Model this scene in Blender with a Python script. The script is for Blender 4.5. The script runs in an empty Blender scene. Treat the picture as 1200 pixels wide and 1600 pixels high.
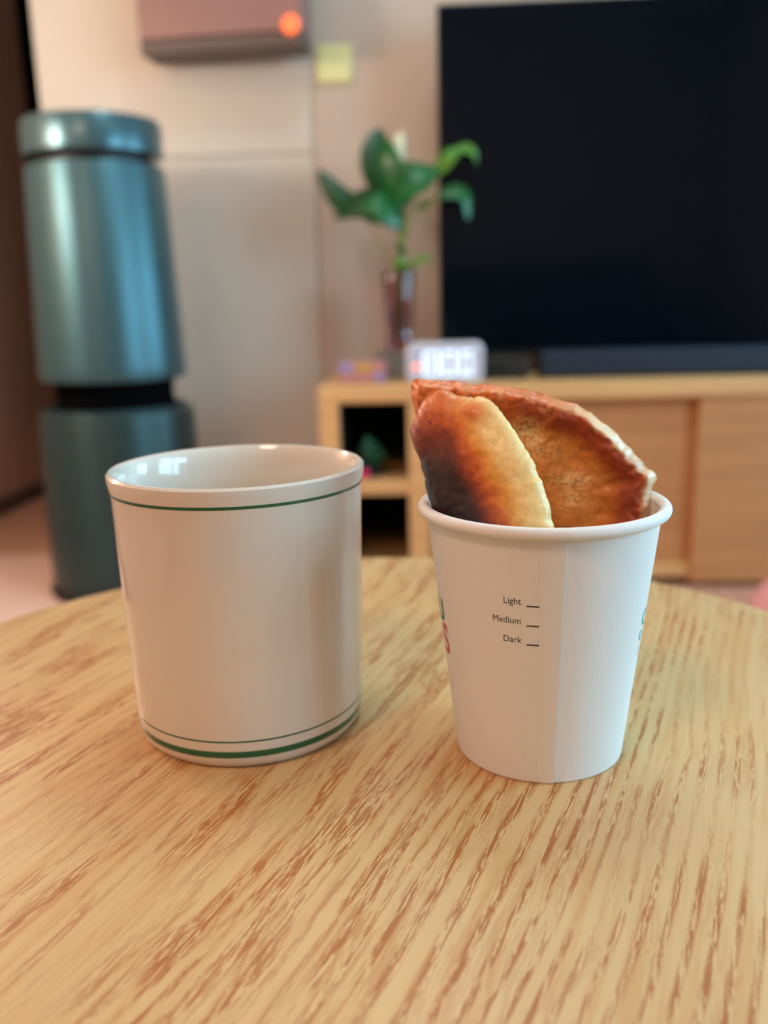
import bpy, bmesh, math, random
from mathutils import Vector, Matrix, noise
R_ = math.radians
random.seed(4)
scene = bpy.context.scene
COL = scene.collection
TABLE_Z = 0.48

# ------------------------------------------------------------------ camera
EYE = Vector((0.0, 0.0, 0.62746))
PITCH, YAW, ROLL, FPX = 0.23036, R_(3.5), -0.025, 1380.0
cd = bpy.data.cameras.new('camera')
cam = bpy.data.objects.new('camera', cd)
COL.objects.link(cam)
F = Vector((0, math.cos(PITCH), -math.sin(PITCH)))
X = Vector((1, 0, 0)); U = Vector((0, math.sin(PITCH), math.cos(PITCH)))
X2 = math.cos(ROLL) * X + math.sin(ROLL) * U
U2 = -math.sin(ROLL) * X + math.cos(ROLL) * U
rz = Matrix.Rotation(YAW, 3, 'Z')
F, X2, U2 = rz @ F, rz @ X2, rz @ U2
cam.matrix_world = Matrix(((X2.x, U2.x, -F.x, EYE.x), (X2.y, U2.y, -F.y, EYE.y), (X2.z, U2.z, -F.z, EYE.z), (0, 0, 0, 1)))
cd.sensor_fit = 'VERTICAL'; cd.sensor_height = 36.0; cd.sensor_width = 27.0
cd.lens = FPX / 1600 * 36
cd.clip_start = 0.02; cd.clip_end = 50
cd.dof.use_dof = True; cd.dof.focus_distance = 0.252; cd.dof.aperture_fstop = 7.6
scene.camera = cam

# ------------------------------------------------------------------ view and light
scene.view_settings.view_transform = 'Standard'
scene.view_settings.look = 'None'
scene.view_settings.gamma = 1.0
scene.view_settings.use_curve_mapping = False
scene.view_settings.exposure = 0.0
world = bpy.data.worlds.new('world'); scene.world = world; world.use_nodes = True
bg = world.node_tree.nodes['Background']
bg.inputs[0].default_value = (0.43, 0.78, 1.0, 1); bg.inputs[1].default_value = 1.9

def area(name, loc, target, sx, sy, power, color):
    l = bpy.data.lights.new(name, 'AREA'); l.shape = 'RECTANGLE'; l.size = sx; l.size_y = sy
    l.energy = power; l.color = color
    o = bpy.data.objects.new(name, l); COL.objects.link(o); o.location = loc
    o.rotation_euler = (Vector(target) - Vector(loc)).to_track_quat('-Z', 'Z').to_euler()
    return o
RX = 1.9                       # right wall plane, with the window
WY0, WY1, WZ0, WZ1 = -0.55, 0.75, 0.55, 2.05
area('window_daylight', (RX + 0.25, (WY0 + WY1) / 2, (WZ0 + WZ1) / 2), (0, (WY0 + WY1) / 2, (WZ0 + WZ1) / 2), 1.2, 1.4, 63, (0.37, 0.75, 1.0))

VY0, VY1, VZ0 = 1.36, 2.20, 0.25          # second window, nearer the television wall
area('window_daylight_far', (RX + 0.25, (VY0 + VY1) / 2, (VZ0 + WZ1) / 2), (0, (VY0 + VY1) / 2, (VZ0 + WZ1) / 2), 0.9, 1.8, 62, (0.37, 0.75, 1.0))

# ------------------------------------------------------------------ helpers
def lin(c):
    return tuple(((v / 255) / 12.92 if v / 255 <= 0.04045 else ((v / 255 + 0.055) / 1.055) ** 2.4) for v in c) + (1.0,)

def mat(name, rgb=(200, 200, 200), rough=0.5, metal=0.0, spec=0.5, coat=0.0, coatr=0.03, noise_amt=0.0, noise_scale=20.0, bump=0.0, emit=None, emit_s=0.0, trans=0.0, ior=1.5):
    m = bpy.data.materials.new(name); m.use_nodes = True
    nt = m.node_tree; b = nt.nodes['Principled BSDF']
    b.inputs['Base Color'].default_value = lin(rgb)
    b.inputs['Roughness'].default_value = rough
    b.inputs['Metallic'].default_value = metal
    b.inputs['Specular IOR Level'].default_value = spec
    b.inputs['Coat Weight'].default_value = coat
    b.inputs['IOR'].default_value = ior
    b.inputs['Coat Roughness'].default_value = coatr
    b.inputs['Transmission Weight'].default_value = trans
    if emit:
        b.inputs['Emission Color'].default_value = lin(emit); b.inputs['Emission Strength'].default_value = emit_s
    tc = nt.nodes.new('ShaderNodeTexCoord')
    n = nt.nodes.new('ShaderNodeTexNoise'); n.inputs['Scale'].default_value = noise_scale; n.inputs['Detail'].default_value = 5
    nt.links.new(tc.outputs['Object'], n.inputs['Vector'])
    if noise_amt > 0:
        h = nt.nodes.new('ShaderNodeHueSaturation'); h.inputs['Color'].default_value = lin(rgb)
        mr = nt.nodes.new('ShaderNodeMapRange'); mr.inputs[3].default_value = 1 - noise_amt; mr.inputs[4].default_value = 1 + noise_amt
        nt.links.new(n.outputs[0], mr.inputs[0]); nt.links.new(mr.outputs[0], h.inputs['Value'])
        nt.links.new(h.outputs[0], b.inputs['Base Color'])
    if bump > 0:
        bp = nt.nodes.new('ShaderNodeBump'); bp.inputs['Strength'].default_value = bump; bp.inputs['Distance'].default_value = 0.001
        nt.links.new(n.outputs[0], bp.inputs['Height']); nt.links.new(bp.outputs[0], b.inputs['Normal'])
    return m

def tag(o, label=None, cat=None, group=None, kind=None):
    if label: o['label'] = label
    if cat: o['category'] = cat
    if group: o['group'] = group
    if kind: o['kind'] = kind
    return o

def empty(name, loc=(0, 0, 0), rz=0.0):
    o = bpy.data.objects.new(name, None); COL.objects.link(o); o.location = loc; o.rotation_euler = (0, 0, rz)
    o.empty_display_size = 0.05
    return o

def obj(name, bm, m, parent=None, smooth=False):
    me = bpy.data.meshes.new(name)
    bmesh.ops.recalc_face_normals(bm, faces=bm.faces)
    bm.to_mesh(me); bm.free()
    if smooth:
        for p in me.polygons: p.use_smooth = True
        me.set_sharp_from_angle(angle=R_(40))
    if m: me.materials.append(m)
    o = bpy.data.objects.new(name, me); COL.objects.link(o)
    if parent: o.parent = parent
    return o

def box(bm, x0, x1, y0, y1, z0, z1, bev=0.0, seg=2):
    r = bmesh.ops.create_cube(bm, size=1.0)
    for v in r['verts']:
        v.co = Vector(((x0 + x1) / 2 + v.co.x * (x1 - x0), (y0 + y1) / 2 + v.co.y * (y1 - y0), (z0 + z1) / 2 + v.co.z * (z1 - z0)))
    if bev > 0:
        es = list({e for v in r['verts'] for e in v.link_edges})
        bmesh.ops.bevel(bm, geom=es, offset=bev, segments=seg, affect='EDGES', profile=0.5)
    return bm

def bx(name, m, parent, *a, bev=0.0, seg=2, smooth=False):
    return obj(name, box(bmesh.new(), *a, bev=bev, seg=seg), m, parent, smooth=smooth)

def lathe(bm, prof, seg=96, rfun=None, closed=False, center=(0, 0, 0)):
    rings = []
    cx, cy, cz = center
    for r, z in prof:
        if r <= 1e-7: rings.append([bm.verts.new((cx, cy, cz + z))]); continue
        ring = []
        for i in range(seg):
            a = 2 * math.pi * i / seg
            rr = r + (rfun(a, r, z) if rfun else 0)
            ring.append(bm.verts.new((cx + rr * math.sin(a), cy - rr * math.cos(a), cz + z)))
        rings.append(ring)
    pairs = list(zip(rings[:-1], rings[1:])) + ([(rings[-1], rings[0])] if closed else [])
    for A, B in pairs:
        for i in range(seg):
            j = (i + 1) % seg
            if len(A) == 1 and len(B) == 1: continue
            if len(A) == 1: bm.faces.new((A[0], B[i], B[j]))
            elif len(B) == 1: bm.faces.new((A[i], A[j], B[0]))
            else: bm.faces.new((A[i], A[j], B[j], B[i]))
    return bm

def tube(bm, pts, rad, seg=10, cap=True):
    pts = [Vector(p) for p in pts]
    rr = rad if isinstance(rad, (list, tuple)) else [rad] * len(pts)
    prev = None; rings = []
    for i, p in enumerate(pts):
        t = (pts[min(i + 1, len(pts) - 1)] - pts[max(i - 1, 0)]).normalized()
        if prev is None:
            n = t.orthogonal().normalized()
        else:
            n = (prev - t * prev.dot(t)).normalized()
        prev = n; b = t.cross(n)
        rings.append([bm.verts.new(p + (n * math.cos(2 * math.pi * k / seg) + b * math.sin(2 * math.pi * k / seg)) * rr[i]) for k in range(seg)])
    for A, B in zip(rings[:-1], rings[1:]):
        for k in range(seg): bm.faces.new((A[k], A[(k + 1) % seg], B[(k + 1) % seg], B[k]))
    if cap:
        bm.faces.new(rings[0]); bm.faces.new(rings[-1])
    return bm

def catmull(pts, n=8, closed=False):
    out = []; N = len(pts); P = [Vector(p) for p in pts]
    for i in range(N if closed else N - 1):
        if closed: a, b, c, d = P[(i - 1) % N], P[i], P[(i + 1) % N], P[(i + 2) % N]
        else: a, b, c, d = P[max(i - 1, 0)], P[i], P[i + 1], P[min(i + 2, N - 1)]
        for k in range(n):
            t = k / n
            out.append(0.5 * ((2 * b) + (c - a) * t + (2 * a - 5 * b + 4 * c - d) * t * t + (3 * b - a - 3 * c + d) * t ** 3))
    if not closed: out.append(P[-1])
    return out

# wood for the cabinet and boards: fine grain along an axis
def wood_mat(name, base, dark, along='X', scale=1.0, rough=0.45):
    m = bpy.data.materials.new(name); m.use_nodes = True; nt = m.node_tree; b = nt.nodes['Principled BSDF']
    tc = nt.nodes.new('ShaderNodeTexCoord'); mp = nt.nodes.new('ShaderNodeMapping')
    s = {'X': (3, 60, 60), 'Y': (60, 3, 60), 'Z': (60, 60, 3)}[along]
    mp.inputs['Scale'].default_value = [v * scale for v in s]
    n = nt.nodes.new('ShaderNodeTexNoise'); n.inputs['Scale'].default_value = 1.0; n.inputs['Detail'].default_value = 6; n.inputs['Distortion'].default_value = 0.3
    cr = nt.nodes.new('ShaderNodeValToRGB')
    cr.color_ramp.elements[0].position = 0.35; cr.color_ramp.elements[0].color = lin(dark)
    cr.color_ramp.elements[1].position = 0.62; cr.color_ramp.elements[1].color = lin(base)
    L = nt.links.new
    L(tc.outputs['Object'], mp.inputs[0]); L(mp.outputs[0], n.inputs['Vector']); L(n.outputs[0], cr.inputs[0]); L(cr.outputs[0], b.inputs['Base Color'])
    b.inputs['Roughness'].default_value = rough
    return m

# oak veneer of the table: growth lines broken into pores, running along local Y
def oak_table_mat():
    m = bpy.data.materials.new('oak_veneer'); m.use_nodes = True; nt = m.node_tree; b = nt.nodes['Principled BSDF']
    L = nt.links.new; N = nt.nodes.new
    tc = N('ShaderNodeTexCoord'); mp = N('ShaderNodeMapping'); mp.inputs['Rotation'].default_value = (0, 0, GRAIN)
    L(tc.outputs['Object'], mp.inputs[0])
    def noise_(vec, sc, det, rough=0.5, dist=0.0):
        mm = N('ShaderNodeMapping'); mm.inputs['Scale'].default_value = sc; L(vec, mm.inputs[0])
        n = N('ShaderNodeTexNoise'); n.inputs['Scale'].default_value = 1; n.inputs['Detail'].default_value = det
        n.inputs['Roughness'].default_value = rough; n.inputs['Distortion'].default_value = dist
        L(mm.outputs[0], n.inputs['Vector']); return n.outputs[0]
    def math_(op, a, b_, c=None, clamp=False):
        n = N('ShaderNodeMath'); n.operation = op; n.use_clamp = clamp
        for i, v in enumerate((a, b_, c)):
            if v is None: continue
            if isinstance(v, (int, float)): n.inputs[i].default_value = v
            else: L(v, n.inputs[i])
        return n.outputs[0]
    def ramp(v, lo, hi):
        n = N('ShaderNodeMapRange'); n.interpolation_type = 'SMOOTHSTEP'; n.inputs[1].default_value = lo; n.inputs[2].default_value = hi
        L(v, n.inputs[0]); return n.outputs[0]
    P = mp.outputs[0]
    sx = N('ShaderNodeSeparateXYZ'); L(P, sx.inputs[0])
    # ring coordinate: distance across the grain, bowed by slow noise along it (cathedral arches)
    slow = noise_(P, (9, 2.2, 1), 2)
    mid = noise_(P, (60, 10, 1), 2)
    cath = math_('MULTIPLY', math_('MULTIPLY', sx.outputs[1], sx.outputs[1]), 0.16)
    ring = math_('ADD', math_('ADD', sx.outputs[0], math_('MULTIPLY', slow, 0.060)), math_('MULTIPLY', mid, 0.0035))
    ring = math_('ADD', ring, cath)
    saw = math_('FRACT', math_('MULTIPLY', ring, 185.0), 0)
    tri = math_('ABSOLUTE', math_('SUBTRACT', saw, 0.5), 0)          # 0 in the middle of a growth line
    line = math_('SUBTRACT', 1.0, ramp(tri, 0.04, 0.30))
    # broader irregular bundles of pores where the veneer is flat-sawn
    cv = N('ShaderNodeCombineXYZ'); L(ring, cv.inputs[0]); L(sx.outputs[1], cv.inputs[1])
    bundle = ramp(noise_(cv.outputs[0], (120, 15, 1), 2, 0.5), 0.47, 0.56)
    side = ramp(math_('ADD', sx.outputs[0], math_('MULTIPLY', slow, 0.05)), 0.030, 0.095)   # straight lines to the right
    band = math_('ADD', math_('MULTIPLY', line, math_('ADD', math_('MULTIPLY', side, 0.6), 0.4)), math_('MULTIPLY', bundle, math_('SUBTRACT', 1.0, math_('MULTIPLY', side, 0.75))), clamp=True)
    # short thin pores
    pore1 = ramp(noise_(P, (2300, 150, 1), 2, 0.55), 0.49, 0.56)
    pore2 = ramp(noise_(P, (1300, 80, 1), 2, 0.5), 0.50, 0.57)
    patch = ramp(noise_(P, (40, 16, 1), 2), 0.36, 0.56)
    pores = math_('MULTIPLY', math_('MULTIPLY', math_('MAXIMUM', pore1, pore2), band), math_('ADD', math_('MULTIPLY', patch, 0.75), 0.25), clamp=True)
    fine = noise_(P, (260, 14, 1), 3)
    tone = noise_(P, (24, 3, 1), 2)
    c0 = N('ShaderNodeMixRGB'); c0.inputs[1].default_value = lin((200, 160, 108)); c0.inputs[2].default_value = lin((213, 179, 128)); L(tone, c0.inputs[0])
    c1 = N('ShaderNodeMixRGB'); c1.inputs[2].default_value = lin((196, 144, 86)); L(c0.outputs[0], c1.inputs[1]); L(math_('MULTIPLY', ramp(fine, 0.45, 0.7), 0.55), c1.inputs[0])
    c2 = N('ShaderNodeMixRGB'); c2.inputs[2].default_value = lin((162, 90, 34)); L(c1.outputs[0], c2.inputs[1]); L(math_('MULTIPLY', pores, 0.88), c2.inputs[0])
    L(c2.outputs[0], b.inputs['Base Color'])
    b.inputs['Roughness'].default_value = 0.46
    b.inputs['Specular IOR Level'].default_value = 0.4
    return m
GRAIN = R_(19.7)      # grain runs 19.7 degrees to the right of straight ahead

# ------------------------------------------------------------------ materials
M = {}
M['wall'] = mat('wall_plaster_beige', (206, 192, 176), 0.75, noise_amt=0.02, noise_scale=3)
M['wallp'] = mat('wall_panel_beige', (214, 202, 186), 0.6, noise_amt=0.02, noise_scale=3)
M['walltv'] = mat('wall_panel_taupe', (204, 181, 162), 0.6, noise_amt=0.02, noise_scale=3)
M['ceil'] = mat('ceiling_white', (225, 220, 212), 0.8)
M['brown'] = mat('brown_wood_panel', (216, 172, 146), 0.5, noise_amt=0.06, noise_scale=5)
M['darkdoor'] = mat('dark_door', (16, 18, 26), 0.6)
M['floor'] = wood_mat('floor_laminate', (204, 152, 126), (190, 138, 114), 'Y', 1.0, 0.5)
M['rug'] = mat('play_mat', (232, 188, 170), 0.8, noise_amt=0.03, noise_scale=40)
M['oakcab'] = wood_mat('oak_cabinet', (226, 178, 120), (212, 160, 104), 'X', 1.0, 0.5)
M['oakcabz'] = wood_mat('oak_cabinet_door', (202, 142, 90), (188, 130, 80), 'X', 0.8, 0.5)
M['bayshade'] = mat('black_bay_shade', (13, 11, 11), 0.8)  # near-black colour carries the shade inside the open bay
M['tvscreen'] = mat('tv_glass', (6, 12, 20), 0.10, spec=0.16)
M['tvframe'] = mat('tv_frame', (12, 13, 16), 0.4)
M['navy'] = mat('navy_soundbar', (18, 30, 50), 0.6)
M['darkbrown'] = mat('dark_brown_plastic', (38, 34, 30), 0.45)
M['white'] = mat('white_plastic', (226, 228, 236), 0.35)
M['ceramic'] = mat('cream_ceramic', (222, 212, 198), 0.10, spec=0.5, coat=0.25)
M['green'] = mat('green_glaze', (18, 92, 58), 0.15, coat=0.3)
M['paper'] = mat('white_paper', (232, 230, 226), 0.62, spec=0.3, noise_amt=0.012, noise_scale=600, bump=0.05)
M['ink'] = mat('grey_ink', (62, 54, 50), 0.7)
M['teal'] = mat('teal_ink', (16, 140, 112), 0.6)
M['teal2'] = mat('bright_teal_ink', (30, 176, 170), 0.6)
M['red'] = mat('orange_red_ink', (206, 84, 56), 0.6)
M['lilac'] = mat('lilac_ink', (178, 176, 214), 0.6)
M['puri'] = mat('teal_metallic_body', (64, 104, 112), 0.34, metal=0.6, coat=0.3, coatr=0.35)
def brushed(m):
    nt = m.node_tree; b = nt.nodes['Principled BSDF']; t = nt.nodes.new('ShaderNodeTangent'); t.direction_type = 'RADIAL'; t.axis = 'Z'
    nt.links.new(t.outputs[0], b.inputs['Tangent']); b.inputs['Anisotropic'].default_value = 0.85; b.inputs['Anisotropic Rotation'].default_value = 0.25
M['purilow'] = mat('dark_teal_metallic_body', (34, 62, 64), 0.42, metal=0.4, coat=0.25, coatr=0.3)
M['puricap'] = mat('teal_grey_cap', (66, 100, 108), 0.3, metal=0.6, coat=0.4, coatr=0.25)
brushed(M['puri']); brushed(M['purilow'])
M['black'] = mat('black_plastic', (10, 12, 14), 0.5)
M['matblack'] = mat('matte_black', (6, 6, 8), 0.9, spec=0.05)
M['unit'] = mat('mauve_unit', (150, 112, 106), 0.4, metal=0.2)
M['unitlow'] = mat('dark_unit_edge', (96, 78, 70), 0.5)
M['note'] = mat('yellow_note', (236, 226, 160), 0.8)
M['glow'] = mat('orange_lamp', (255, 130, 80), 0.5, emit=(255, 96, 48), emit_s=0.8)
M['led'] = mat('led_digits', (240, 250, 255), 0.5, emit=(214, 240, 255), emit_s=1.0)
M['leddot'] = mat('led_dot', (255, 170, 150), 0.5, emit=(255, 150, 128), emit_s=0.9)
M['face'] = mat('clock_face', (196, 202, 226), 0.25)
M['leafd'] = mat('leaf_dark', (12, 62, 14), 0.35, noise_amt=0.2, noise_scale=30)
M['leafm'] = mat('leaf_mid', (14, 92, 36), 0.35, noise_amt=0.2, noise_scale=30)
M['leafl'] = mat('leaf_light', (74, 128, 22), 0.4, noise_amt=0.2, noise_scale=30)
M['stem'] = mat('stem_green', (112, 134, 34), 0.5)
M['spathe'] = mat('cream_spathe', (240, 230, 190), 0.5)
M['glass'] = mat('mauve_glass', (222, 186, 192), 0.03, trans=1.0, ior=1.45)
M['water'] = mat('water', (235, 235, 250), 0.0, trans=1.0, ior=1.33)
M['pink'] = mat('pink_fabric', (232, 166, 172), 0.8)
M['hotpink'] = mat('hot_pink_petal', (236, 40, 120), 0.5)
M['pot'] = mat('dark_pot', (26, 24, 24), 0.6)
M['leafcub'] = mat('leaf_bluegreen', (34, 104, 76), 0.5)
M['lav'] = mat('lavender_print', (150, 140, 190), 0.7)
M['mustard'] = mat('mustard_print', (196, 158, 70), 0.7)
M['rose'] = mat('rose_print', (190, 130, 128), 0.7)
M['greybox'] = mat('grey_box', (120, 112, 106), 0.7)
M['oak'] = oak_table_mat()
M['oakedge'] = wood_mat('oak_edge', (220, 178, 122), (200, 150, 96), 'X', 1.0, 0.5)
M['lamp'] = mat('ceiling_lamp_diffuser', (255, 240, 220), 0.5, emit=(255, 214, 170), emit_s=3.0)
M['globe'] = mat('lamp_globe', (255, 236, 214), 0.5, emit=(255, 240, 222), emit_s=46.0)
M['sofa'] = mat('green_sofa_fabric', (44, 66, 54), 0.9)
M['frame'] = mat('white_window_frame', (225, 228, 230), 0.4)

# ------------------------------------------------------------------ room
def struct(name, bm, m, parent=None):
    o = obj(name, bm, m, parent)
    if not parent: o['kind'] = 'structure'
    return o
WY = 2.30                        # plane of the television wall
XL = -1.40                       # corridor side wall
struct('floor', box(bmesh.new(), XL - 0.1, RX + 0.1, -2.3, 4.7, -0.05, 0), M['floor'])
struct('ceiling', box(bmesh.new(), XL - 0.1, RX + 0.1, -2.3, 4.7, 2.4, 2.45), M['ceil'])
struct('wall_left', box(bmesh.new(), XL - 0.1, XL, -2.3, 3.22, 0, 2.4), M['brown'])
struct('wall_rear', box(bmesh.new(), XL, RX, -2.3, -2.2, 0, 2.4), M['wall'])
struct('wall_corridor', box(bmesh.new(), XL - 0.1, -0.8, 4.6, 4.7, 0, 2.4), M['darkdoor'])
struct('wall_passage', box(bmesh.new(), -0.80, -0.70, WY + 0.17, 4.7, 0, 2.4), M['darkdoor'])
struct('wall_far', box(bmesh.new(), XL - 0.1, XL - 0.02, 3.22, 4.6, 0, 2.4), M['darkdoor'])
# back wall with its panels
wb = struct('wall_back', box(bmesh.new(), -0.965, RX + 0.1, WY + 0.012, WY + 0.16, 0, 2.4), M['wall'])
def panel(x0, x1, z0, z1, m, y=WY):
    o = bx('wall_panel', m, wb, x0, x1, y, WY + 0.012, z0, z1, bev=0.0015, seg=1)
    return o
panel(-0.965, -0.292, 0.0, 0.994, M['wallp']); panel(-0.965, -0.292, 0.997, 2.4, M['wallp'])
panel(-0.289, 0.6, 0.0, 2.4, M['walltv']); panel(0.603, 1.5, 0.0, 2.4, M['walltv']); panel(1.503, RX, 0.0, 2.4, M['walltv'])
struct('baseboard_left', box(bmesh.new(), XL, XL + 0.012, -2.2, 3.2, 0, 0.05), M['unitlow'])
# right wall with a window opening, built as four pieces of one shell
bmw = bmesh.new()
box(bmw, RX, RX + 0.1, -2.3, WY0, 0, 2.4); box(bmw, RX, RX + 0.1, WY1, VY0, 0, 2.4); box(bmw, RX, RX + 0.1, VY1, WY + 0.01, 0, 2.4)
for a_, b_, c_ in ((WY0, WY1, WZ0), (VY0, VY1, VZ0)): box(bmw, RX, RX + 0.1, a_, b_, 0, c_); box(bmw, RX, RX + 0.1, a_, b_, WZ1, 2.4)
struct('wall_right', bmw, M['wall'])
gm = bpy.data.materials.new('window_glass'); gm.use_nodes = True
nt = gm.node_tree; nt.nodes.remove(nt.nodes['Principled BSDF'])
tr = nt.nodes.new('ShaderNodeBsdfTransparent'); gl = nt.nodes.new('ShaderNodeBsdfGlossy'); gl.inputs['Roughness'].default_value = 0.02
mx = nt.nodes.new('ShaderNodeMixShader'); mx.inputs[0].default_value = 0.05
nt.links.new(tr.outputs[0], mx.inputs[1]); nt.links.new(gl.outputs[0], mx.inputs[2]); nt.links.new(mx.outputs[0], nt.nodes['Material Output'].inputs[0])
def window(name, y0_, y1_, m0, m1, WZ0=WZ0):
    win = empty(name, (RX + 0.03, 0, 0)); win['kind'] = 'structure'
    for nm, y0, y1, z0, z1 in (('frame_side', y0_, y0_ + 0.05, WZ0, WZ1), ('frame_side', y1_ - 0.05, y1_, WZ0, WZ1), ('frame_rail', y0_ + 0.05, y1_ - 0.05, WZ0, WZ0 + 0.05), ('frame_rail', y0_ + 0.05, y1_ - 0.05, WZ1 - 0.05, WZ1), ('mullion', m0, m1, WZ0 + 0.05, WZ1 - 0.05)):
        bx(nm, M['frame'], win, 0, 0.05, y0, y1, z0, z1, bev=0.004)
    for y0, y1 in ((y0_ + 0.05, m0), (m1, y1_ - 0.05)):
        bx('pane', gm, win, 0.022, 0.028, y0, y1, WZ0 + 0.05, WZ1 - 0.05)
    bx('window_sill', M['frame'], win, -0.10, 0.0, y0_ - 0.04, y1_ + 0.04, WZ0 - 0.03, WZ0, bev=0.004)
window('window_1', WY0, WY1, 0.07, 0.13)
window('window_2', VY0, VY1, (VY0 + VY1) / 2 - 0.02, (VY0 + VY1) / 2 + 0.02, VZ0)

# ceiling lamp (out of view) with its own light
def ceiling_lamp(x, y, w, power, color, label='square white ceiling lamp over the round table', nm='lamp_light'):
    t = empty('ceiling_lamp', (x, y, 2.4)); tag(t, label, 'lamp')
    bx('housing', M['frame'], t, -w / 2 - .02, w / 2 + .02, -w / 2 - .02, w / 2 + .02, -0.05, 0, bev=0.01)
    bx('diffuser', M['lamp'], t, -w / 2, w / 2, -w / 2, w / 2, -0.075, -0.05, bev=0.01)
    a = area(nm, (x, y, 2.315), (x, y, 0), w, w, power, color)
ceiling_lamp(0.10, 1.05, 0.45, 9.5, (0.50, 0.86, 1.0))
ceiling_lamp(-0.75, -0.90, 0.5, 18.5, (1.0, 0.60, 0.41), 'unseen warm fill lamp added on the ceiling in the rear half of the room', 'rear_fill_light')  # added out of view to fill the cup, mug and table fronts
# floor lamp off to the left: the warm light of the room
FLX, FLY, FLZ = -1.19, 1.30, 1.17
fll = empty('floor_lamp', (FLX, FLY, 0)); tag(fll, 'slim floor lamp with a round warm globe by the brown left wall', 'lamp')
obj('globe', lathe(bmesh.new(), [(0, FLZ - 0.11), (0.03, FLZ - 0.106), (0.07, FLZ - 0.085), (0.10, FLZ - 0.045), (0.11, FLZ), (0.10, FLZ + 0.045), (0.07, FLZ + 0.085), (0.03, FLZ + 0.106), (0, FLZ + 0.11)], 40), M['globe'], fll, smooth=True)
obj('pole', tube(bmesh.new(), [(0, 0, 0.02), (0, 0, FLZ - 0.108)], 0.011, 14), M['black'], fll)
obj('base', lathe(bmesh.new(), [(0, 0), (0.13, 0), (0.13, 0.012), (0.12, 0.02), (0, 0.02)], 40), M['black'], fll, smooth=True)

# ------------------------------------------------------------------ floor things
r = bmesh.new(); box(r, -1.385, -0.50, 1.35, 2.21, 0.0, 0.004, bev=0.001)
tag(obj('play_mat', r, M['rug'], smooth=True), 'pale pink floor mat lying under the dark tower air purifier', 'mat')

# ------------------------------------------------------------------ television cabinet
FY = 1.90
cab = empty('television_cabinet', (0.55, FY, 0)); tag(cab, 'low light oak cabinet with open shelf bay and sliding doors under the television', 'cabinet')
def cb(nm, m, x0, x1, y0, y1, z0, z1, bev=0.002): return bx(nm, m, cab, x0 - 0.55, x1 - 0.55, y0 - FY, y1 - FY, z0, z1, bev=bev)
CR = 1.55
cb('top_panel', M['oakcab'], -0.253, CR, FY, WY - 0.004, 0.422, 0.459, 0.004)
cb('side_panel', M['oakcab'], -0.253, -0.210, FY + 0.001, WY - 0.01, 0.0, 0.422)
cb('side_panel', M['oakcab'], CR - 0.043, CR, FY + 0.001, WY - 0.01, 0.0, 0.422)
cb('divider', M['oakcab'], -0.060, -0.016, FY + 0.001, WY - 0.02, 0.05, 0.422)
cb('bottom_panel', M['oakcab'], -0.210, CR - 0.043, FY + 0.02, WY - 0.01, 0.02, 0.05)
cb('back_panel', M['bayshade'], -0.210, CR - 0.043, WY - 0.02, WY - 0.012, 0.05, 0.422)
cb('shelf', M['oakcab'], -0.210, -0.060, FY + 0.004, WY - 0.02, 0.219, 0.249)
for z0, z1 in ((0.0505, 0.2185), (0.2495, 0.4215)):  # thin black sheets added so the bay reads as deep shade
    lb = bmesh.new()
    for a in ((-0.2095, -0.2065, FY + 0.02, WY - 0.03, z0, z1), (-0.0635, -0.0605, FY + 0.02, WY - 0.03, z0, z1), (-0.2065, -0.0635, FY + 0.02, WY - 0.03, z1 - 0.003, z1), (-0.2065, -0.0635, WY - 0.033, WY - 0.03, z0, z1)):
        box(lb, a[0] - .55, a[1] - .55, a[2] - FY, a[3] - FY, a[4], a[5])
    lo = obj('bay_shade_sheets', lb, M['bayshade'], cab); lo['label'] = 'black sheets standing in for the shade inside the open bay'
cb('sliding_door', M['oakcabz'], -0.015, 0.60, FY + 0.034, FY + 0.050, 0.036, 0.4205)
cb('sliding_door', M['oakcabz'], 0.560, 1.02, FY + 0.008, FY + 0.026, 0.012, 0.4205)
cb('sliding_door', M['oakcabz'], 1.0, CR - 0.044, FY + 0.034, FY + 0.050, 0.036, 0.4205)
TOP = 0.459

# small flowering plant on the shelf of the open bay
fp = empty('flowering_plant', (-0.142, FY + 0.07, 0.2495)); tag(fp, 'small blue-green leafy plant with a hot pink bloom on the cabinet shelf', 'plant')
lathe_b = lathe(bmesh.new(), [(0, 0.0), (0.016, 0.0), (0.020, 0.024), (0.017, 0.024), (0.016, 0.020), (0, 0.020)], 24)
obj('pot', lathe_b, M['pot'], fp, smooth=True)

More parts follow.
